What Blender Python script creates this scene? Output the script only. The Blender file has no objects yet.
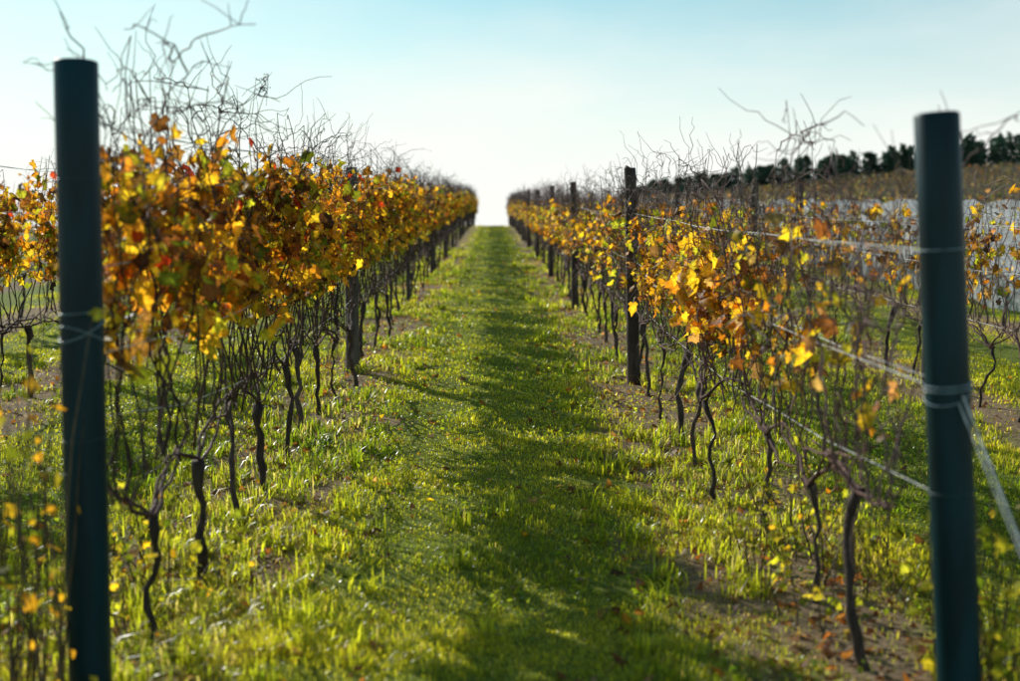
import bpy, math, numpy as np
from mathutils import Vector
rng=np.random.default_rng(7)
S=0.04
# ---------------------------------------------------------------- helpers
_tab=rng.random((256,256))
def vn(x,y,sc,off=0):
    x=np.asarray(x)*sc+off*17.3; y=np.asarray(y)*sc+off*31.7
    xi=np.floor(x).astype(int); yi=np.floor(y).astype(int)
    fx=x-xi; fy=y-yi; fx=fx*fx*(3-2*fx); fy=fy*fy*(3-2*fy)
    a=_tab[xi%256,yi%256]; b=_tab[(xi+1)%256,yi%256]; c=_tab[xi%256,(yi+1)%256]; d=_tab[(xi+1)%256,(yi+1)%256]
    return (a*(1-fx)+b*fx)*(1-fy)+(c*(1-fx)+d*fx)*fy
def ss(t):
    t=np.clip(t,0,1); return t*t*(3-2*t)
def g(x,y):
    x=np.asarray(x,dtype=float); y=np.asarray(y,dtype=float)
    yc=84+90*ss((x-7)/14)
    w=6.0
    sp=w*np.logaddexp(0,(y-yc)/w)
    z=S*y-0.095*sp
    z=z+4.0*ss((x-8)/55)*ss((y-25)/125)
    z=z+(vn(x,y,1.3)-.5)*0.05+(vn(x,y,4.0,1)-.5)*0.02
    return z
def mesh_obj(name,verts,loops,totals,cols=None,mat=None,smooth=False,parent=None):
    me=bpy.data.meshes.new(name)
    nv=len(verts); me.vertices.add(nv); me.vertices.foreach_set("co",np.asarray(verts,dtype=np.float32).ravel())
    loops=np.asarray(loops,dtype=np.int32); totals=np.asarray(totals,dtype=np.int32)
    me.loops.add(len(loops)); me.loops.foreach_set("vertex_index",loops)
    me.polygons.add(len(totals))
    starts=np.concatenate([[0],np.cumsum(totals)[:-1]]).astype(np.int32)
    me.polygons.foreach_set("loop_start",starts); me.polygons.foreach_set("loop_total",totals)
    if smooth: me.polygons.foreach_set("use_smooth",np.ones(len(totals),dtype=bool))
    me.update(calc_edges=True)
    if cols is not None:
        at=me.color_attributes.new("Col","FLOAT_COLOR","POINT")
        c=np.ones((nv,4),dtype=np.float32); c[:,:3]=cols; at.data.foreach_set("color",c.ravel())
    o=bpy.data.objects.new(name,me); bpy.context.scene.collection.objects.link(o)
    if mat: me.materials.append(mat)
    if parent: o.parent=parent
    return o
def empty(name):
    o=bpy.data.objects.new(name,None); bpy.context.scene.collection.objects.link(o); return o
class Bag:
    def __init__(s): s.v=[];s.l=[];s.t=[];s.c=[];s.n=0
    def add(s,v,l,t,c):
        s.v.append(v); s.l.append(np.asarray(l)+s.n); s.t.append(t); s.c.append(c); s.n+=len(v)
    def obj(s,name,mat,smooth=False,parent=None):
        if not s.v: return None
        return mesh_obj(name,np.concatenate(s.v),np.concatenate(s.l),np.concatenate(s.t),np.concatenate(s.c),mat,smooth,parent)
def nrm(a): return a/np.maximum(np.linalg.norm(a,axis=-1,keepdims=True),1e-9)
def tubes(bag,P,R,col,sides=5,cap=True):
    """P (N,K,3), R (N,K), col (N,3)"""
    P=np.asarray(P,float); N,K,_=P.shape
    T=np.empty_like(P); T[:,1:-1]=P[:,2:]-P[:,:-2]; T[:,0]=P[:,1]-P[:,0]; T[:,-1]=P[:,-1]-P[:,-2]; T=nrm(T)
    ref=np.array([0.93,0.21,0.3]); 
    U=nrm(np.cross(T,ref)); V=np.cross(T,U)
    a=np.arange(sides)*2*math.pi/sides
    ring=P[:,:,None,:]+R[:,:,None,None]*(np.cos(a)[None,None,:,None]*U[:,:,None,:]+np.sin(a)[None,None,:,None]*V[:,:,None,:])
    verts=ring.reshape(-1,3)
    i=np.arange(N)[:,None,None]; k=np.arange(K-1)[None,:,None]; s=np.arange(sides)[None,None,:]
    b=i*K*sides+k*sides; s2=(s+1)%sides
    q=np.stack([b+s,b+s2,b+sides+s2,b+sides+s],-1).reshape(-1)
    tot=np.full(N*(K-1)*sides,4)
    if cap:
        c1=(np.arange(N)[:,None]*K*sides+(K-1)*sides+np.arange(sides)[None]).reshape(-1)
        q=np.concatenate([q,c1]); tot=np.concatenate([tot,np.full(N,sides)])
    bag.add(verts,q,tot,np.repeat(np.asarray(col,float).reshape(N,3),K*sides,axis=0))
OUT=np.array([(0,.06),(.24,-.12),(.5,.1),(.36,.3),(.52,.6),(.25,.66),(0,.95),(-.25,.66),(-.52,.6),(-.36,.3),(-.5,.1),(-.24,-.12)])
OUT_S=np.array([(0,0),(.48,.3),(.3,.75),(0,1.),(-.45,.6),(-.42,.15)])
def leaves(bag,P,Nn,Td,size,col,simple=False,curl=1.0):
    N=len(P)
    if N==0: return
    o=OUT_S if simple else OUT; M=len(o)
    Nn=nrm(Nn); Td=nrm(Td-(Td*Nn).sum(-1,keepdims=True)*Nn); U=np.cross(Td,Nn)
    pts=np.vstack([o,[0,.4]])
    u=pts[:,0][None]*np.ones((N,1)); v=pts[:,1][None]*np.ones((N,1))
    u=u*(1+rng.normal(0,.1,(N,M+1)))*rng.uniform(.6,1.1,(N,1)); v=v*(1+rng.normal(0,.07,(N,M+1)))
    fold=rng.uniform(-.15,.95,(N,1))*curl; cv=rng.uniform(-.7,.45,(N,1))*curl
    w=-fold*np.abs(u)+cv*v*v+rng.normal(0,.06,(N,M+1))*curl
    s=np.asarray(size).reshape(N,1,1)
    V=P[:,None,:]+s*(u[...,None]*U[:,None]+v[...,None]*Td[:,None]+w[...,None]*Nn[:,None])
    i=np.arange(N)[:,None]*(M+1); m=np.arange(M)[None]
    q=np.stack([i+M+0*m,i+m,i+(m+1)%M],-1).reshape(-1)
    c=np.repeat(col[:,None,:],M+1,axis=1)
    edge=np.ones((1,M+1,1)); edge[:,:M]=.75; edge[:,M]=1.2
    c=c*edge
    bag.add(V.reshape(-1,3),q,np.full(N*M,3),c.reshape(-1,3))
def lift(P):
    P=P.copy(); P[...,2]+=g(P[...,0],P[...,1]); return P
# ---------------------------------------------------------------- materials
def newmat(name):
    m=bpy.data.materials.new(name); m.use_nodes=True; nt=m.node_tree; nt.nodes.clear()
    return m,nt,nt.nodes,nt.links
def leafmat(name,trans=.55,tgain=(1.5,1.3,.8),rough=.5,spec=.25,noise=True):
    m,nt,n,l=newmat(name)
    out=n.new("ShaderNodeOutputMaterial"); at=n.new("ShaderNodeAttribute"); at.attribute_name="Col"
    src=at.outputs["Color"]
    if noise:
        tc=n.new("ShaderNodeTexCoord"); nz=n.new("ShaderNodeTexNoise"); nz.inputs["Scale"].default_value=45; nz.inputs["Detail"].default_value=2
        l.new(tc.outputs["Object"],nz.inputs["Vector"])
        mr=n.new("ShaderNodeMapRange"); mr.inputs[1].default_value=.3; mr.inputs[2].default_value=.7; mr.inputs[3].default_value=.55; mr.inputs[4].default_value=1.25
        l.new(nz.outputs["Fac"],mr.inputs[0])
        mx=n.new("ShaderNodeVectorMath"); mx.operation='SCALE'; l.new(src,mx.inputs[0]); l.new(mr.outputs[0],mx.inputs["Scale"]); src=mx.outputs[0]
    p=n.new("ShaderNodeBsdfPrincipled"); p.inputs["Roughness"].default_value=rough; p.inputs["Specular IOR Level"].default_value=spec
    l.new(src,p.inputs["Base Color"])
    g2=n.new("ShaderNodeVectorMath"); g2.operation='MULTIPLY'; g2.inputs[1].default_value=tgain; l.new(src,g2.inputs[0])
    tr=n.new("ShaderNodeBsdfTranslucent"); l.new(g2.outputs[0],tr.inputs["Color"])
    ms=n.new("ShaderNodeMixShader"); ms.inputs[0].default_value=trans
    l.new(p.outputs[0],ms.inputs[1]); l.new(tr.outputs[0],ms.inputs[2]); l.new(ms.outputs[0],out.inputs[0])
    return m
M_leaf=leafmat("vine_leaf",.64,(1.95,1.7,.7))
M_grass=leafmat("grass_blade",.64,(2.2,1.95,.75),rough=.33,spec=.5,noise=False)
M_tree=leafmat("tree_foliage",.2,(1.2,1.2,1),noise=False)
def barkmat(name,scale=60,rough=.8,bump=.4,spec=.5):
    m,nt,n,l=newmat(name)
    out=n.new("ShaderNodeOutputMaterial"); at=n.new("ShaderNodeAttribute"); at.attribute_name="Col"
    tc=n.new("ShaderNodeTexCoord"); mp=n.new("ShaderNodeMapping"); mp.inputs["Scale"].default_value=(1,1,.2); l.new(tc.outputs["Object"],mp.inputs[0])
    nz=n.new("ShaderNodeTexNoise"); nz.inputs["Scale"].default_value=scale; nz.inputs["Detail"].default_value=3; l.new(mp.outputs[0],nz.inputs["Vector"])
    mr=n.new("ShaderNodeMapRange"); mr.inputs[1].default_value=.3; mr.inputs[2].default_value=.7; mr.inputs[3].default_value=.55; mr.inputs[4].default_value=1.5; l.new(nz.outputs["Fac"],mr.inputs[0])
    mx=n.new("ShaderNodeVectorMath"); mx.operation='SCALE'; l.new(at.outputs["Color"],mx.inputs[0]); l.new(mr.outputs[0],mx.inputs["Scale"])
    p=n.new("ShaderNodeBsdfPrincipled"); p.inputs["Roughness"].default_value=rough; p.inputs["Specular IOR Level"].default_value=spec; l.new(mx.outputs[0],p.inputs["Base Color"])
    if bump:
        b=n.new("ShaderNodeBump"); b.inputs["Strength"].default_value=bump; b.inputs["Distance"].default_value=.01; l.new(nz.outputs["Fac"],b.inputs["Height"]); l.new(b.outputs[0],p.inputs["Normal"])
    l.new(p.outputs[0],out.inputs[0]); return m
M_bark=barkmat("vine_bark",70,.85,.4,.25)
M_cane=barkmat("vine_cane",90,.65,0,.25)
M_wood=barkmat("weathered_timber",35,.8,.6,.3)
M_green=barkmat("dark_green_painted_post",14,.4,.15,.22)
M_wire=barkmat("galvanised_wire",40,.45,.0)
m,nt,n,l=newmat("ground"); M_ground=m
out=n.new("ShaderNodeOutputMaterial"); p=n.new("ShaderNodeBsdfPrincipled"); p.inputs["Roughness"].default_value=.95; p.inputs["Specular IOR Level"].default_value=.1
tc=n.new("ShaderNodeTexCoord"); sx=n.new("ShaderNodeSeparateXYZ"); l.new(tc.outputs["Object"],sx.inputs[0])
def math_(op,a,b=None,c=None):
    k=n.new("ShaderNodeMath"); k.operation=op
    for i,v in enumerate((a,b,c)):
        if v is None: continue
        if hasattr(v,"links") or hasattr(v,"is_output"): l.new(v,k.inputs[i])
        else: k.inputs[i].default_value=v
    return k.outputs[0]
md=math_('FLOORED_MODULO',sx.outputs[0],2.36); ds=math_('ABSOLUTE',math_('SUBTRACT',md,1.18))
nz=n.new("ShaderNodeTexNoise"); nz.inputs["Scale"].default_value=1.7; nz.inputs["Detail"].default_value=6; l.new(tc.outputs["Object"],nz.inputs["Vector"])
dd=math_('ADD',ds,math_('MULTIPLY',math_('SUBTRACT',nz.outputs["Fac"],.5),1.1))
mr=n.new("ShaderNodeMapRange"); mr.interpolation_type='SMOOTHSTEP'; mr.inputs[1].default_value=.33; mr.inputs[2].default_value=.58; l.new(dd,mr.inputs[0])
n2=n.new("ShaderNodeTexNoise"); n2.inputs["Scale"].default_value=28; n2.inputs["Detail"].default_value=8; n2.inputs["Roughness"].default_value=.7; l.new(tc.outputs["Object"],n2.inputs["Vector"])
r1=n.new("ShaderNodeValToRGB"); r1.color_ramp.elements[0].position=.3; r1.color_ramp.elements[0].color=(.08,.05,.028,1); r1.color_ramp.elements[1].position=.72; r1.color_ramp.elements[1].color=(.44,.32,.19,1); l.new(n2.outputs["Fac"],r1.inputs[0])
r2=n.new("ShaderNodeValToRGB"); r2.color_ramp.elements[0].position=.3; r2.color_ramp.elements[0].color=(.06,.085,.012,1); r2.color_ramp.elements[1].position=.72; r2.color_ramp.elements[1].color=(.29,.34,.045,1); l.new(n2.outputs["Fac"],r2.inputs[0])
mx=n.new("ShaderNodeMix"); mx.data_type='RGBA'; l.new(mr.outputs[0],mx.inputs[0]); l.new(r1.outputs[0],mx.inputs[6]); l.new(r2.outputs[0],mx.inputs[7])
l.new(mx.outputs[2],p.inputs["Base Color"])
b=n.new("ShaderNodeBump"); b.inputs["Strength"].default_value=.9; b.inputs["Distance"].default_value=.03; l.new(n2.outputs["Fac"],b.inputs["Height"]); l.new(b.outputs[0],p.inputs["Normal"])
l.new(p.outputs[0],out.inputs[0])
# ---------------------------------------------------------------- ground sheet
xs=np.unique(np.concatenate([np.linspace(-900,-60,22),np.linspace(-60,-6,40),np.arange(-6,6.01,.12),np.linspace(6,90,90),np.linspace(90,900,22)]))
ys=np.unique(np.concatenate([np.linspace(-300,0,16),np.arange(0,20,.12),np.linspace(20,200,200),np.linspace(200,1500,24)]))
X,Y=np.meshgrid(xs,ys); Z=g(X,Y); nx,ny=len(xs),len(ys)
I=np.arange(nx*ny).reshape(ny,nx)
q=np.stack([I[:-1,:-1],I[:-1,1:],I[1:,1:],I[1:,:-1]],-1).reshape(-1)
mesh_obj("ground",np.stack([X,Y,Z],-1).reshape(-1,3),q,np.full((nx-1)*(ny-1),4),None,M_ground,True)
# ---------------------------------------------------------------- grass
def rowdist(x): return np.abs(np.mod(x,2.36)-1.18)
gb=Bag()
def blades(x,y,h,w,col,seg=True,leanamt=.5):
    N=len(x); th=rng.uniform(0,2*math.pi,N); d=np.stack([np.cos(th),np.sin(th),0*th],-1); pr=np.stack([-np.sin(th),np.cos(th),0*th],-1)
    b=np.stack([x,y,g(x,y)-.005],-1); ln=(rng.random(N)**1.1*leanamt*1.6)[:,None]*h[:,None]
    up=np.array([0,0,1.])
    if seg:
        mid=b+up*h[:,None]*.6+d*ln*.35; tip=b+up*(h*(1-.25*(ln[:,0]/h)))[:,None]+d*ln
        W=w[:,None]/2
        V=np.stack([b-pr*W,b+pr*W,mid+pr*W*.8,mid-pr*W*.8,tip],1).reshape(-1,3)
        i=np.arange(N)[:,None]*5
        q=np.concatenate([i,i+1,i+2,i+3,i+3,i+2,i+4],1).reshape(-1); t=np.tile([4,3],N)
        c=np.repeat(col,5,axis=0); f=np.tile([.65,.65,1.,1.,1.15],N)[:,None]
    else:
        tip=b+up*h[:,None]+d*ln; W=w[:,None]/2
        V=np.stack([b-pr*W,b+pr*W,tip],1).reshape(-1,3); q=np.arange(3*N); t=np.full(N,3)
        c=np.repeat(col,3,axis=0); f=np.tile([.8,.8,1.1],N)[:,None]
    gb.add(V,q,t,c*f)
def gcol(x,y,N,rd):
    k=np.clip((vn(x,y,.9,3)-.5)*.9+(vn(x,y,5,4)-.5)*.6+.5+rng.normal(0,.2,N),0,1)[:,None]
    c=np.array([.15,.24,.015])*(1-k)+np.array([.51,.51,.045])*k
    dry=(rng.random(N)<(.03+.20*(rd<.4)))[:,None]
    c=np.where(dry,np.array([.55,.46,.24])*rng.uniform(.6,1.1,(N,1)),c)
    return c*rng.uniform(.6,1.25,(N,1))
for (y0,y1,xr,den,w,seg) in [(2.9,5,2.5,10500,.0038,1),(5,8,3.2,5800,.0048,1),(8,13,4.8,2300,.0075,1),(13,22,7,750,.012,0),(22,40,8,260,.022,0),(40,88,7,120,.04,0)]:
    N=int((y1-y0)*2*xr*den); x=rng.uniform(-xr,xr,N); y=rng.uniform(y0,y1,N); rd=rowdist(x)
    e=rd+(vn(x,y,1.7,5)-.5)*.85+(vn(x,y,5,6)-.5)*.5
    prob=np.clip((e-.25)/.25,.10,1); cl=vn(x,y,9,7); prob=prob*np.clip(.3+cl*1.2,0,1)
    k=rng.random(N)<prob; x=x[k];y=y[k];rd=rd[k];e=e[k];N=len(x)
    h=rng.uniform(.014,.036,N)*(.55+.9*vn(x,y,3,8))*(1+1.5*np.clip(1-np.abs(rd-.42)/.35,0,1)*vn(x,y,2.2,9))
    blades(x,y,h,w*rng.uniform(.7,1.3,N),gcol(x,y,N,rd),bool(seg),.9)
# broad-leaved clover and weeds in the sward
N=22000; y=3+rng.random(N)**1.6*14; x=rng.uniform(-3,3,N); k=vn(x,y,2.3,33)>.48; x=x[k];y=y[k];N=len(x)
P=lift(np.stack([x,y,rng.uniform(.008,.04,N)],-1))
leaves(gb,P,rng.normal(0,.5,(N,3))+[0,0,1],rng.normal(0,1,(N,3)),rng.uniform(.012,.03,N),gcol(x,y,N,rowdist(x))*[.75,.95,1],True)
# weed tufts near the vine lines
NT=3000; ty=3+ (rng.random(NT)**1.7)*35; rowx=rng.choice([-3.54,-1.18,1.18,3.54],NT,p=[.12,.38,.38,.12]); tx=rowx+rng.normal(0,.34,NT)
kk=vn(tx,ty,1.5,12)>.44; tx=tx[kk];ty=ty[kk];NT=len(tx); nb=26
x=np.repeat(tx,nb)+rng.normal(0,.035,NT*nb); y=np.repeat(ty,nb)+rng.normal(0,.035,NT*nb)
h=np.repeat(rng.uniform(.05,.16,NT),nb)*rng.uniform(.5,1,NT*nb)
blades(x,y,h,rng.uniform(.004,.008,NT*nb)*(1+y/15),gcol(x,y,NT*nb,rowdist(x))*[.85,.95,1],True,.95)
gb.obj("grass",M_grass)
# ---------------------------------------------------------------- vines
PAL={'orange':(.50,.21,.025),'gold':(.70,.45,.04),'brown':(.26,.12,.045),'dark':(.09,.045,.025),'green':(.17,.21,.025),'red':(.42,.05,.02),'ygreen':(.44,.44,.05),'tan':(.40,.26,.14)}
def pick(N,w):
    ks=list(w); p=np.array([w[k] for k in ks],float); p/=p.sum(); idx=rng.choice(len(ks),N,p=p)
    c=np.array([PAL[k] for k in ks])[idx]; return np.clip(c*rng.uniform(.65,1.3,(N,1))*(1+rng.normal(0,.08,(N,3))),.005,.9)
def wig(N,K,amp):
    return np.cumsum(rng.normal(0,amp,(N,K)),axis=1)
def row(name,X,y0,y1,per_m,w,band,nsh=9,top=(1.6,2.0),detail=True,size=.07,lats=3,canecol=(.13,.075,.055),fardiv=2.0,wild=0,first=0,thick=1.0,low=None,yfront=None,thin=None,wl=(.2,.7)):
    E=empty(name); bt=Bag(); bc=Bag(); bl=Bag(); sp=.78
    if yfront is None: yfront=y0-.3
    yv=np.arange(y0,y1,sp); yv=yv+rng.normal(0,.07,len(yv)); NV=len(yv)
    K=10; t=np.linspace(0,1,K)[None]
    hh=rng.uniform(.46,.6,(NV,1))
    px=X+wig(NV,K,.012)+rng.normal(0,.03,(NV,1)); py=yv[:,None]+rng.normal(0,.13,(NV,1))*t+wig(NV,K,.018); pz=t*hh-.03
    P=lift(np.stack([px,py,pz],-1)); R=(.0155-.004*t+.009*(t>.86)+rng.normal(0,.0023,(NV,K)))*rng.uniform(.6,1.3,(NV,1))
    R[:,0]*=1.3
    tubes(bt,P,R,np.tile([.065,.048,.038],(NV,1))*rng.uniform(.6,1.4,(NV,1)),7)
    head=np.stack([px[:,-1],py[:,-1],pz[:,-1]],-1)
    for sgn in (-1,1,-1,1,1):
        K=9; t=np.linspace(0,1,K)[None]; L=rng.uniform(.4,.7,(NV,1))
        ax=head[:,0:1]+(X-head[:,0:1])*t+wig(NV,K,.010); ay=head[:,1:2]+sgn*L*t+wig(NV,K,.006); az=head[:,2:3]*(1-t)+.61*t+rng.normal(.02,.03,(NV,1))*np.sin(t*math.pi)+wig(NV,K,.009)
        ay=np.maximum(ay,yfront)
        tubes(bt,lift(np.stack([ax,ay+.0007*np.arange(K),az],-1)),(.008-.0045*t)*rng.uniform(.6,1.3,(NV,1)),np.tile([.11,.06,.05],(NV,1))*rng.uniform(.6,1.3,(NV,1)),5)
    # shoots
    N=NV*nsh; K=13; t=np.linspace(0,1,K)[None]
    vi=np.repeat(np.arange(NV),nsh); ys_=yv[vi][:,None]+rng.uniform(-.5,.5,(N,1))
    H=rng.uniform(top[0],top[1],(N,1)); short=rng.random((N,1))<.2; H=np.where(short,rng.uniform(1.0,1.5,(N,1)),H)
    z0=.58+rng.normal(0,.04,(N,1)); am=(rng.random((N,1))<.28)*rng.uniform(.1,.45,(N,1)); arch=am*t**3
    sx_=X+rng.normal(0,.02,(N,1))+wig(N,K,.02)+rng.normal(0,.10,(N,1))*t**1.5
    sy_=ys_+wig(N,K,.03)+rng.normal(0,.17,(N,1))*t+rng.choice([-1,1],(N,1))*arch*1.7
    sy_=np.where(sy_<yfront,2*yfront-sy_,sy_)
    sz_=z0+(H-z0)*t-arch+wig(N,K,.008)
    SH=np.stack([sx_,sy_,sz_],-1)
    cc=np.array(canecol)*rng.uniform(.5,1.5,(N,1))*(1+rng.normal(0,.1,(N,3)))
    fat=(1+np.clip(ys_-14,0,60)/30)*thick
    tubes(bc,lift(SH),(.0040-.0025*t)*rng.uniform(.75,1.3,(N,1))*fat,cc,4)
    if lats:
        NL=N*lats; si=np.repeat(np.arange(N),lats); ki=rng.integers(4,K,NL)
        keep=rng.random(NL)<np.where(ys_[si,0]>30,.45,1.0); si=si[keep]; ki=ki[keep]; NL=len(si)
        st=SH[si,ki]; K2=7; t=np.linspace(0,1,K2)[None]
        L=rng.uniform(.06,.34,(NL,1)); dr=nrm(np.stack([rng.normal(0,.6,NL),rng.normal(0,1,NL),rng.normal(.25,.6,NL)],-1))
        LP=st[:,None]+dr[:,None]*(L*t)[...,None]
        for ax_,am_ in ((0,.012),(1,.017),(2,.017)): LP[...,ax_]+=np.pad(wig(NL,K2-1,am_),((0,0),(1,0)))
        tubes(bc,lift(LP),(.0020-.0011*t)*fat[si],cc[si]*1.1,3)
    # long wild canes waving above the canopy
    if wild:
        NW=int(NV*wild)+first; K=14; t=np.linspace(0,1,K)[None]; ri=rng.integers(0,N,NW)
        if first: ri[:first]=rng.integers(0,nsh*3,first)
        st=SH[ri,rng.integers(8,13,NW)]
        L=rng.uniform(wl[0],wl[1],(NW,1)); th=rng.normal(0,.9,(NW,1)); ud=rng.uniform(.1,.95,(NW,1)); sgy=rng.choice([-1,1],(NW,1))
        W=np.stack([st[:,0:1]+L*t*np.sin(th)*.55+np.pad(wig(NW,K-1,.009),((0,0),(1,0))),st[:,1:2]+sgy*L*t*np.sqrt(1-ud**2)+np.pad(wig(NW,K-1,.013),((0,0),(1,0))),st[:,2:3]+L*ud*t-L*.35*t**3+np.pad(wig(NW,K-1,.009),((0,0),(1,0)))],-1)
        lim=top[1]+rng.uniform(-.12,.10,(NW,1))
        over=np.maximum(W[...,2]-lim,0); W[...,2]-=over*.8
        W[:,:,1]=np.where(W[:,:,1]<yfront-.1,2*(yfront-.1)-W[:,:,1],W[:,:,1])
        cw=np.array(canecol)*rng.uniform(.4,1.2,(NW,1)); tubes(bc,lift(W),(.0031-.0018*t)*(1+np.clip(st[:,1:2]-14,0,60)/30)*thick,cw,4)
        NL=NW*3; si=np.repeat(np.arange(NW),3); ki=rng.integers(2,K,NL); s2=W[si,ki]; K2=5; t=np.linspace(0,1,K2)[None]
        dr=nrm(rng.normal(0,1,(NL,3))+[0,0,.5]); LP=s2[:,None]+dr[:,None]*(rng.uniform(.04,.2,(NL,1))*t)[...,None]; LP[...,2]+=np.pad(wig(NL,K2-1,.01),((0,0),(1,0)))
        tubes(bc,lift(LP),(.0018-.0008*t)*np.ones((NL,1))*thick,cw[si],3)
    # hanging canes & suckers below the fruiting wire
    NS=NV*5; K=9; t=np.linspace(0,1,K)[None]; vi=rng.integers(0,NV,NS); L=rng.uniform(.12,.52,(NS,1))
    hx=X+rng.normal(0,.04,(NS,1))+rng.normal(0,.14,(NS,1))*t+wig(NS,K,.013); hy=yv[vi][:,None]+rng.uniform(-.45,.45,(NS,1))+rng.normal(0,.2,(NS,1))*t+wig(NS,K,.016); hz=.62-L*t**1.3
    hy=np.where(hy<yfront,2*yfront-hy,hy)
    tubes(bc,lift(np.stack([hx,hy,hz],-1)),(.0027-.0016*t)*np.ones((NS,1)),np.array(canecol)*rng.uniform(.4,1.2,(NS,1)),3)
    # leaves
    Lr=y1-y0; near=min(Lr,14); NN=int(per_m*(near+(Lr-near)/fardiv)); cand=NN*7
    isn=rng.random(cand)<near/(near+(Lr-near)/fardiv)
    target=np.where(isn,rng.uniform(y0,y0+near,cand),rng.uniform(y0+near,y1,cand))
    v=np.clip(np.round((target-y0)/sp).astype(int),0,NV-1); si=v*nsh+rng.integers(0,nsh,cand)
    tt=rng.uniform(0,SH.shape[1]-1.001,cand); k0=tt.astype(int); f=(tt-k0)[:,None]
    P=SH[si,k0]*(1-f)+SH[si,k0+1]*f
    z=P[:,2]; lo,hi,edge=band
    dens=np.clip((z-lo)/edge,0,1)*np.clip((hi-z)/(edge*1.6),0,1)
    shoot_w=rng.random(N)[si]; cl=vn(P[:,1],z,3.2,X+20); cl2=vn(P[:,1],z,.8,X+40)
    dens=dens*(.15+.85*shoot_w)*np.clip((cl*.65+cl2*.35-.30)*3.6,0.03,1)
    if thin: dens=dens*(thin[1]+(1-thin[1])*ss((P[:,1]-y0)/(thin[0]-y0)))
    idx=np.nonzero(rng.random(cand)<dens)[0][:NN]; A=P[idx]; N=len(idx)
    B=A+np.stack([rng.normal(0,.05,N),np.abs(rng.normal(0,.04,N))*np.where(A[:,1]<yfront+.15,1,rng.choice([-1,1],N)),rng.normal(-.01,.035,N)],-1)
    far=(B[:,1]>y0+near); sz=size*rng.uniform(.5,1.35,N)*np.where(far,math.sqrt(fardiv)*.95,1)
    sgn=rng.choice([-1,1],N); Nn=np.stack([sgn*rng.uniform(.2,1.2,N),rng.normal(0,.8,N),rng.normal(.35,.5,N)],-1)
    Td=np.stack([rng.normal(0,.5,N)+sgn*.3,rng.normal(0,.6,N),-np.ones(N)*rng.uniform(.3,1.2,N)],-1)
    col=pick(N,w)
    if low: 
        c2=pick(N,low); pl=np.clip((1.38-B[:,2])/.4,0,1)*.75; col=np.where((rng.random(N)<pl)[:,None],c2,col)
    ck=vn(B[:,1],B[:,2],1.6,X+60)[:,None]; col=col*(.6+.75*ck)
    Bl=lift(B); fm=far
    if detail:
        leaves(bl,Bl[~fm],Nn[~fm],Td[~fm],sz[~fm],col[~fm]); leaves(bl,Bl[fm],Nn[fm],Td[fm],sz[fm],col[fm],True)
        m_=(~fm); PP=lift(np.stack([A[m_],B[m_]+[0,0,.004]],1)); tubes(bc,PP,np.full((m_.sum(),2),.0011),np.tile([.25,.13,.06],(m_.sum(),1)),3,False)
    else: leaves(bl,Bl,Nn,Td,sz,col,True)
    bt.obj("trunks",M_bark,True,E); bc.obj("canes",M_cane,True,E); bl.obj("leaves",M_leaf,False,E)
    return E
LW={'orange':.26,'gold':.37,'brown':.15,'dark':.06,'green':.06,'red':.03,'ygreen':.13}
LOW={'gold':.44,'ygreen':.28,'green':.12,'orange':.12,'dark':.06}
RW={'orange':.17,'gold':.40,'brown':.14,'dark':.05,'green':.05,'ygreen':.15,'tan':.14}
row("grapevine_row",-1.18,4.15,86,470,LW,(.92,1.82,.22),nsh=13,top=(1.65,2.03),size=.068,lats=5,canecol=(.07,.042,.03),wild=11,first=50,thick=1.1,low=LOW,yfront=3.95)
row("grapevine_row",1.18,3.95,86,220,RW,(.72,1.52,.26),nsh=16,top=(1.35,1.82),size=.066,lats=6,canecol=(.14,.085,.07),wild=10,first=10,thick=1.1,yfront=3.65,thin=(6.0,.3),wl=(.15,.5))
row("grapevine_row",-3.54,4.4,86,200,LW,(.85,1.85,.25),nsh=8,top=(1.6,2.0),detail=True,lats=3,wild=3,canecol=(.075,.045,.035),thick=1.3,low=LOW)
row("grapevine_row",3.54,4.4,86,60,RW,(.75,1.6,.3),nsh=10,top=(1.4,1.8),detail=True,lats=4,canecol=(.17,.11,.095),wild=3,thick=1.3)
for X in (-5.9,): row("grapevine_row",X,5,86,110,LW,(.8,1.9,.25),nsh=5,detail=False,size=.11,lats=1)
for X in (5.9,8.26): row("grapevine_row",X,5,100,25,RW,(.75,1.6,.3),nsh=7,top=(1.4,1.7),detail=False,size=.10,lats=2,canecol=(.17,.12,.10),thick=1.5)
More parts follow.
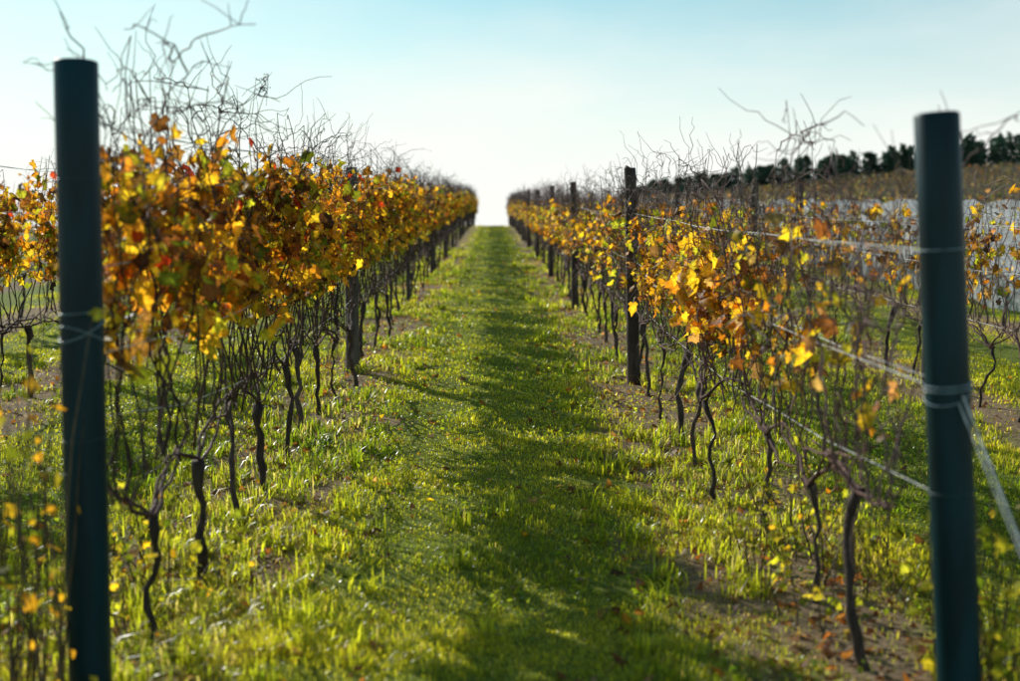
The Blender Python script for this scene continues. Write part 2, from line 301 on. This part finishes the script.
# hillside vines (mass)
hb=Bag(); hc=Bag()
PAL['pale']=(.30,.24,.17); PAL['khaki']=(.20,.20,.10)
for X in np.arange(10.62,80,2.36):
    ya=min(max(14,X*1.9),125); yb=147; n_=int((yb-ya)*7)
    y=rng.uniform(ya,yb,n_); P=np.stack([X+rng.normal(0,.12,n_),y,rng.uniform(.6,1.7,n_)],-1)
    leaves(hb,lift(P),np.stack([rng.normal(0,1,n_),rng.normal(0,.7,n_),rng.normal(.3,.5,n_)],-1),np.stack([rng.normal(0,.5,n_),rng.normal(0,.5,n_),-np.ones(n_)],-1),rng.uniform(.12,.26,n_),pick(n_,{'pale':.4,'khaki':.3,'brown':.2,'tan':.1})*.8,True)
    n_=int((yb-ya)*5); y=rng.uniform(ya,yb,n_); x=X+rng.normal(0,.06,n_); top=rng.uniform(1.3,1.9,n_)
    P=np.stack([np.stack([x,y,0*x],-1),np.stack([x+rng.normal(0,.05,n_),y+rng.normal(0,.12,n_),top*.55],-1),np.stack([x+rng.normal(0,.1,n_),y+rng.normal(0,.2,n_),top],-1)],1)
    tubes(hc,lift(P),np.tile([.02,.014,.008],(n_,1)),np.tile([.22,.18,.16],(n_,1))*rng.uniform(.5,1.4,(n_,1)),3,False)
E=empty("hillside_vineyard"); hb.obj("leaves",M_leaf,False,E); hc.obj("canes",M_cane,True,E)
# ---------------------------------------------------------------- posts
def post(name,base,top,r,col,mat,bands=(),wood=False):
    bg=Bag(); b=np.array(base,float); t=np.array(top,float); K=14 if wood else 8
    tt=np.linspace(0,1,K)[:,None]; P=b+(t-b)*tt
    R=np.full(K,r); 
    if wood: P[:,:2]+=rng.normal(0,.0015,(K,2)); R=R*(1.06-.1*tt[:,0])+rng.normal(0,.0008,K)
    d=(t-b)/np.linalg.norm(t-b); P=np.vstack([P,t+d*.004,t+d*.007]); R=np.append(R,[R[-1]*.97,R[-1]*.86])
    tubes(bg,P[None],R[None],[col],28)
    o=bg.obj("post_shaft",mat,False)
    for pl in o.data.polygons: pl.use_smooth=len(pl.vertices)==4
    E=empty(name); o.parent=E
    if bands:
        bw=Bag()
        for zb,turns,rw,tilt in bands:
            a=np.linspace(0,2*math.pi*turns,int(24*turns)+1); f=(zb)/(np.linalg.norm(t-b)); c=b+(t-b)*f
            P3=c+np.stack([np.cos(a)*(r+rw),np.sin(a)*(r+rw),np.sin(a+.7)*tilt+np.linspace(-.006,.006,len(a))*turns],-1)
            tubes(bw,P3[None],np.full((1,len(a)),rw),[(.18,.27,.30) if rw>.0017 else (.02,.06,.07)],6)
        bw.obj("tie_wire",M_wire,True,E)
    return E
G=(.0012,.024,.033)
post("vineyard_end_post",(-1.19,3.71,S*3.71-.1),(-1.19,3.71,S*3.71+1.885),.062,G,M_green,[(1.27,1,.002,.006),(1.22,1,.0018,.035),(1.20,1,.0018,-.03),(1.65,1,.0015,.0),(.9,1,.0012,.003)])
post("vineyard_end_post",(1.272,3.33,S*3.33-.1),(1.155,3.33,S*3.33+1.715),.058,G,M_green,[(1.11,2,.0022,.008),(1.09,1,.0018,.03),(1.47,1,.0018,.004),(.83,1,.0015,.006)])
for X in (-1.18,1.18,-3.54,3.54,5.9,-5.9):
    ys_=[10.2,17.3,24.4,31.5,38.6,45.7,52.8,59.9,67,74,81]
    if X<0: ys_=[v+.7 for v in ys_]
    for j,y in enumerate(ys_):
        if abs(X)>4 and y>50: continue
        z=float(g(X,y)); h=rng.uniform(1.70,1.78); c=(.06,.045,.035) if X>0 else (.10,.085,.07)
        lean=rng.normal(0,.02,2)
        if X==1.18 and j==0: h=1.72; lean=np.array([-.03,0])
        post("trellis_post",(X-(.05 if X==1.18 else 0)+rng.normal(0,.02),y,z-.05),(X-(.05 if X==1.18 else 0)+lean[0],y+lean[1],z+h),rng.uniform(.045,.056) if j%2==0 or X>0 else .03,np.array(c)*rng.uniform(.7,1.2),M_wood,wood=True)
for X in (-3.54,3.54): 
    z=float(g(X,3.8)); post("vineyard_end_post",(X,3.8,z-.05),(X,3.8,z+1.85),.06,G,M_green,())
# wires
for X,y0,px,hs in ((-1.18,3.71,-1.19,((.62,.84),(1.02,1.05),(1.36,1.30),(1.74,1.72))),(1.18,3.33,1.19,((.6,.73),(1.0,1.03),(1.36,1.38))),(-3.54,3.8,-3.54,((.6,.7),(1.0,1.0),(1.4,1.4),(1.75,1.75))),(3.54,3.8,3.54,((.6,.7),(1.0,1.0),(1.3,1.3))),(5.9,5,5.9,((.6,.7),(1.,1.),(1.3,1.3)))):
    wb=Bag()
    for hz,h0 in hs:
        for dx in ((-.0,) if hz<.8 else (-.055,.055)):
            yy=np.concatenate([[y0],np.linspace(y0+1.2,y0+7,8),np.arange(y0+8,86,1.2)]); xx=X+dx+rng.normal(0,.004,len(yy)); xx[0]=px+dx
            zz=hz+.012*np.sin(yy*.9+hz*9)+rng.normal(0,.003,len(yy)); zz[0]=h0; zz[1]=hz*.55+h0*.45; zz[2]=hz*.8+h0*.2
            if dx>0: zz[:]-=.02
            sl=g(xx,yy); rr=.0019*(1+np.clip(yy-8,0,80)/35)
            tubes(wb,np.stack([xx,yy,sl+zz],-1)[None],rr[None],[(.5,.5,.48)],5)
    wb.obj("trellis_wire",M_wire,True)
wb=Bag(); a=np.array([1.22,3.27,S*3.3+.99]); b_=np.array([1.36,2.28,.02]); tt=np.linspace(0,1,10)[:,None]
P=a+(b_-a)*tt; tubes(wb,P[None],np.full((1,10),.0032),[(.5,.52,.5)],6); P2=a+[-.01,0,-.02]+(b_+[.03,.02,0]-a)*tt; tubes(wb,P2[None],np.full((1,10),.0022),[(.5,.52,.5)],6)
wb.obj("anchor_stay_wire",M_wire,True)
# ---------------------------------------------------------------- bird netting on the rows to the right
m,nt,n,l=newmat("white_bird_netting"); out=n.new("ShaderNodeOutputMaterial"); d=n.new("ShaderNodeBsdfDiffuse"); d.inputs[0].default_value=(.62,.64,.66,1); t2=n.new("ShaderNodeBsdfTranslucent"); t2.inputs[0].default_value=(.55,.57,.6,1)
a1=n.new("ShaderNodeMixShader"); a1.inputs[0].default_value=.5; l.new(d.outputs[0],a1.inputs[1]); l.new(t2.outputs[0],a1.inputs[2])
tp=n.new("ShaderNodeBsdfTransparent"); tc=n.new("ShaderNodeTexCoord"); nz=n.new("ShaderNodeTexNoise"); nz.inputs["Scale"].default_value=3; nz.inputs["Detail"].default_value=3; l.new(tc.outputs["Object"],nz.inputs["Vector"])
mr=n.new("ShaderNodeMapRange"); mr.inputs[1].default_value=.35; mr.inputs[2].default_value=.65; mr.inputs[3].default_value=.6; mr.inputs[4].default_value=.95; l.new(nz.outputs["Fac"],mr.inputs[0])
a2=n.new("ShaderNodeMixShader"); l.new(mr.outputs[0],a2.inputs[0]); l.new(tp.outputs[0],a2.inputs[1]); l.new(a1.outputs[0],a2.inputs[2]); l.new(a2.outputs[0],out.inputs[0]); M_net=m
for X in (6.95,10.0):
    yy=np.arange(7,95,.25); zz=np.linspace(.12,1.42,9); YY,ZZ=np.meshgrid(yy,zz); XX=X-.12*(1-(ZZ-.15)/1.3)+.09*(vn(YY,ZZ,2.2,X)-.5)*2
    ZZ=ZZ+(ZZ>1.2)*(.06*np.sin(YY*2.1))-(ZZ<.25)*.1*vn(YY,ZZ*0,1.4,3)
    V=np.stack([XX,YY,ZZ+g(XX,YY)],-1).reshape(-1,3); I=np.arange(V.shape[0]).reshape(YY.shape)
    q=np.stack([I[:-1,:-1],I[:-1,1:],I[1:,1:],I[1:,:-1]],-1).reshape(-1)
    mesh_obj("bird_netting",V,q,np.full(len(q)//4,4),None,M_net,True)
# ---------------------------------------------------------------- distant trees
tb=Bag(); tk=Bag()
x=15.0
while x<130:
    y=152+rng.normal(0,2)+x*.03; h=rng.uniform(3.9,5.0)*(1+.25*(vn(x,0,.12,5)-.5))*(.6+.4*min(1,(x-15)/35)); r=rng.uniform(1.1,1.8); z=float(g(x,y))
    P=np.array([[x,y,z-.1],[x+rng.normal(0,.1),y,z+h*.5],[x,y,z+h*.9]]); tubes(tk,P[None],np.array([[.16,.1,.03]]),[(.06,.045,.03)],6)
    n_=480; th=rng.uniform(0,2*math.pi,n_); zz=rng.random(n_)**1.0; prof=np.clip(1.05-zz,0,1)**.6; lob=1+.25*np.sin(th*3+x)*np.sin(zz*9+x)
    rr=r*prof*lob*rng.random(n_)**.4
    P=np.stack([x+rr*np.cos(th),y+rr*np.sin(th),z+zz*h],-1)
    k=(vn(P[:,0],P[:,2],1.2,8))[:,None]
    leaves(tb,P,rng.normal(0,1,(n_,3)),rng.normal(0,1,(n_,3)),rng.uniform(.2,.5,n_),np.array([.045,.095,.06])*(.5+1.2*k)*rng.uniform(.7,1.3,(n_,1)),True)
    x+=rng.uniform(.6,1.1)
E=empty("distant_tree_row"); tb.obj("foliage",M_tree,False,E); tk.obj("trunks",M_bark,True,E)
# ---------------------------------------------------------------- weeds by the end posts, fallen leaves
def weeds(name,cx,cy,sx,sy,n_,hr,w,ls,lden):
    bc=Bag(); bl=Bag(); K=8; t=np.linspace(0,1,K)[None]
    x=cx+rng.uniform(-sx,sx,(n_,1)); y=cy+rng.uniform(-sy,sy,(n_,1)); h=rng.uniform(hr[0],hr[1],(n_,1))
    P=np.stack([x+rng.normal(0,.07,(n_,1))*t+wig(n_,K,.008),y+rng.normal(0,.07,(n_,1))*t+wig(n_,K,.008),h*t],-1)
    tubes(bc,lift(P),(.004-.0025*t)*np.ones((n_,1)),np.array([.12,.09,.045])*rng.uniform(.4,1.3,(n_,1)),4)
    N=int(n_*lden); si=rng.integers(0,n_,N); ki=rng.integers(2,K,N); A=P[si,ki]+rng.normal(0,.025,(N,3))
    leaves(bl,lift(A),rng.normal(0,1,(N,3))+[0,-.3,.6],rng.normal(0,1,(N,3))+[0,0,-.3],ls*rng.uniform(.5,1.2,N),pick(N,w))
    E=empty(name); bc.obj("stems",M_cane,True,E); bl.obj("leaves",M_leaf,False,E)
weeds("tall_weeds",-1.33,3.4,.12,.24,46,(.35,1.15),{'gold':.35,'ygreen':.3,'green':.3},.045,2.5)
weeds("tall_weeds",1.40,3.5,.10,.2,26,(.25,.75),{'ygreen':.5,'green':.5},.05,4)
weeds("tall_weeds",-1.25,4.6,.3,.5,24,(.15,.45),{'ygreen':.5,'green':.4,'gold':.1},.04,6)
weeds("tall_weeds",1.35,4.9,.35,.7,40,(.15,.5),{'ygreen':.5,'green':.4,'gold':.1},.04,6)
fb=Bag(); N=8000; y=3.2+rng.random(N)**1.5*30; r_=rng.choice([-3.54,-1.18,1.18,3.54],N,p=[.1,.4,.4,.1]); x=r_+rng.normal(0,.42,N)
P=np.stack([x,y,rng.uniform(.008,.03,N)],-1)
leaves(fb,lift(P),rng.normal(0,.35,(N,3))+[0,0,1],rng.normal(0,1,(N,3))*[1,1,.2],rng.uniform(.02,.06,N),pick(N,{'brown':.55,'tan':.35,'orange':.06,'gold':.03}),True)
fb.obj("fallen_leaves",M_leaf)
# ---------------------------------------------------------------- light
az=math.radians(-36); el=math.radians(28)
Sv=Vector((math.sin(az)*math.cos(el),math.cos(az)*math.cos(el),math.sin(el)))
sd=bpy.data.lights.new("sun","SUN"); sd.energy=5.0; sd.angle=math.radians(.5); sd.color=(1,.96,.88)
so=bpy.data.objects.new("sun",sd); bpy.context.scene.collection.objects.link(so); so.rotation_euler=(-Sv).to_track_quat('-Z','Y').to_euler()
wd=bpy.data.worlds.new("World"); bpy.context.scene.world=wd; wd.use_nodes=True; nt=wd.node_tree; n=nt.nodes; l=nt.links; bg=n["Background"]
sk=n.new("ShaderNodeTexSky"); sk.sky_type='NISHITA'; sk.sun_disc=False; sk.sun_elevation=el; sk.sun_rotation=az; sk.air_density=1.0; sk.dust_density=.4; sk.ozone_density=1.5
tint=n.new("ShaderNodeVectorMath"); tint.operation='MULTIPLY'; tint.inputs[1].default_value=(.56,.82,.72); l.new(sk.outputs[0],tint.inputs[0])
tc=n.new("ShaderNodeTexCoord"); sx=n.new("ShaderNodeSeparateXYZ"); l.new(tc.outputs["Generated"],sx.inputs[0])
mr=n.new("ShaderNodeMapRange"); mr.interpolation_type='SMOOTHSTEP'; mr.inputs[1].default_value=.02; mr.inputs[2].default_value=.25; mr.inputs[3].default_value=1.0; mr.inputs[4].default_value=.0; l.new(sx.outputs[2],mr.inputs[0])
mp=n.new("ShaderNodeMapping"); mp.inputs["Scale"].default_value=(2.2,2.2,7); l.new(tc.outputs["Generated"],mp.inputs[0])
cn=n.new("ShaderNodeTexNoise"); cn.inputs["Scale"].default_value=1.6; cn.inputs["Detail"].default_value=6; l.new(mp.outputs[0],cn.inputs["Vector"])
cm=n.new("ShaderNodeMapRange"); cm.inputs[1].default_value=.48; cm.inputs[2].default_value=.75; cm.inputs[3].default_value=0; cm.inputs[4].default_value=.3; l.new(cn.outputs["Fac"],cm.inputs[0])
ad=n.new("ShaderNodeMath"); ad.operation='ADD'; ad.use_clamp=True; l.new(mr.outputs[0],ad.inputs[0]); l.new(cm.outputs[0],ad.inputs[1])
mx=n.new("ShaderNodeMix"); mx.data_type='RGBA'; l.new(ad.outputs[0],mx.inputs[0]); l.new(tint.outputs[0],mx.inputs[6]); mx.inputs[7].default_value=(6.7,6.7,6.4,1)
l.new(mx.outputs[2],bg.inputs[0]); bg.inputs[1].default_value=.15
# ---------------------------------------------------------------- camera
cd=bpy.data.cameras.new("camera"); cd.lens=45; cd.sensor_width=36; cd.clip_end=3000; cd.clip_start=.05
co=bpy.data.objects.new("camera",cd); bpy.context.scene.collection.objects.link(co); co.location=(0,0,1.5)
co.rotation_euler=(math.radians(90-4.07),0,math.radians(-.8)); cd.dof.use_dof=True; cd.dof.focus_distance=8; cd.dof.aperture_fstop=1.8
bpy.context.scene.camera=co
vs=bpy.context.scene.view_settings; vs.view_transform='Standard'; vs.look='None'; vs.exposure=0
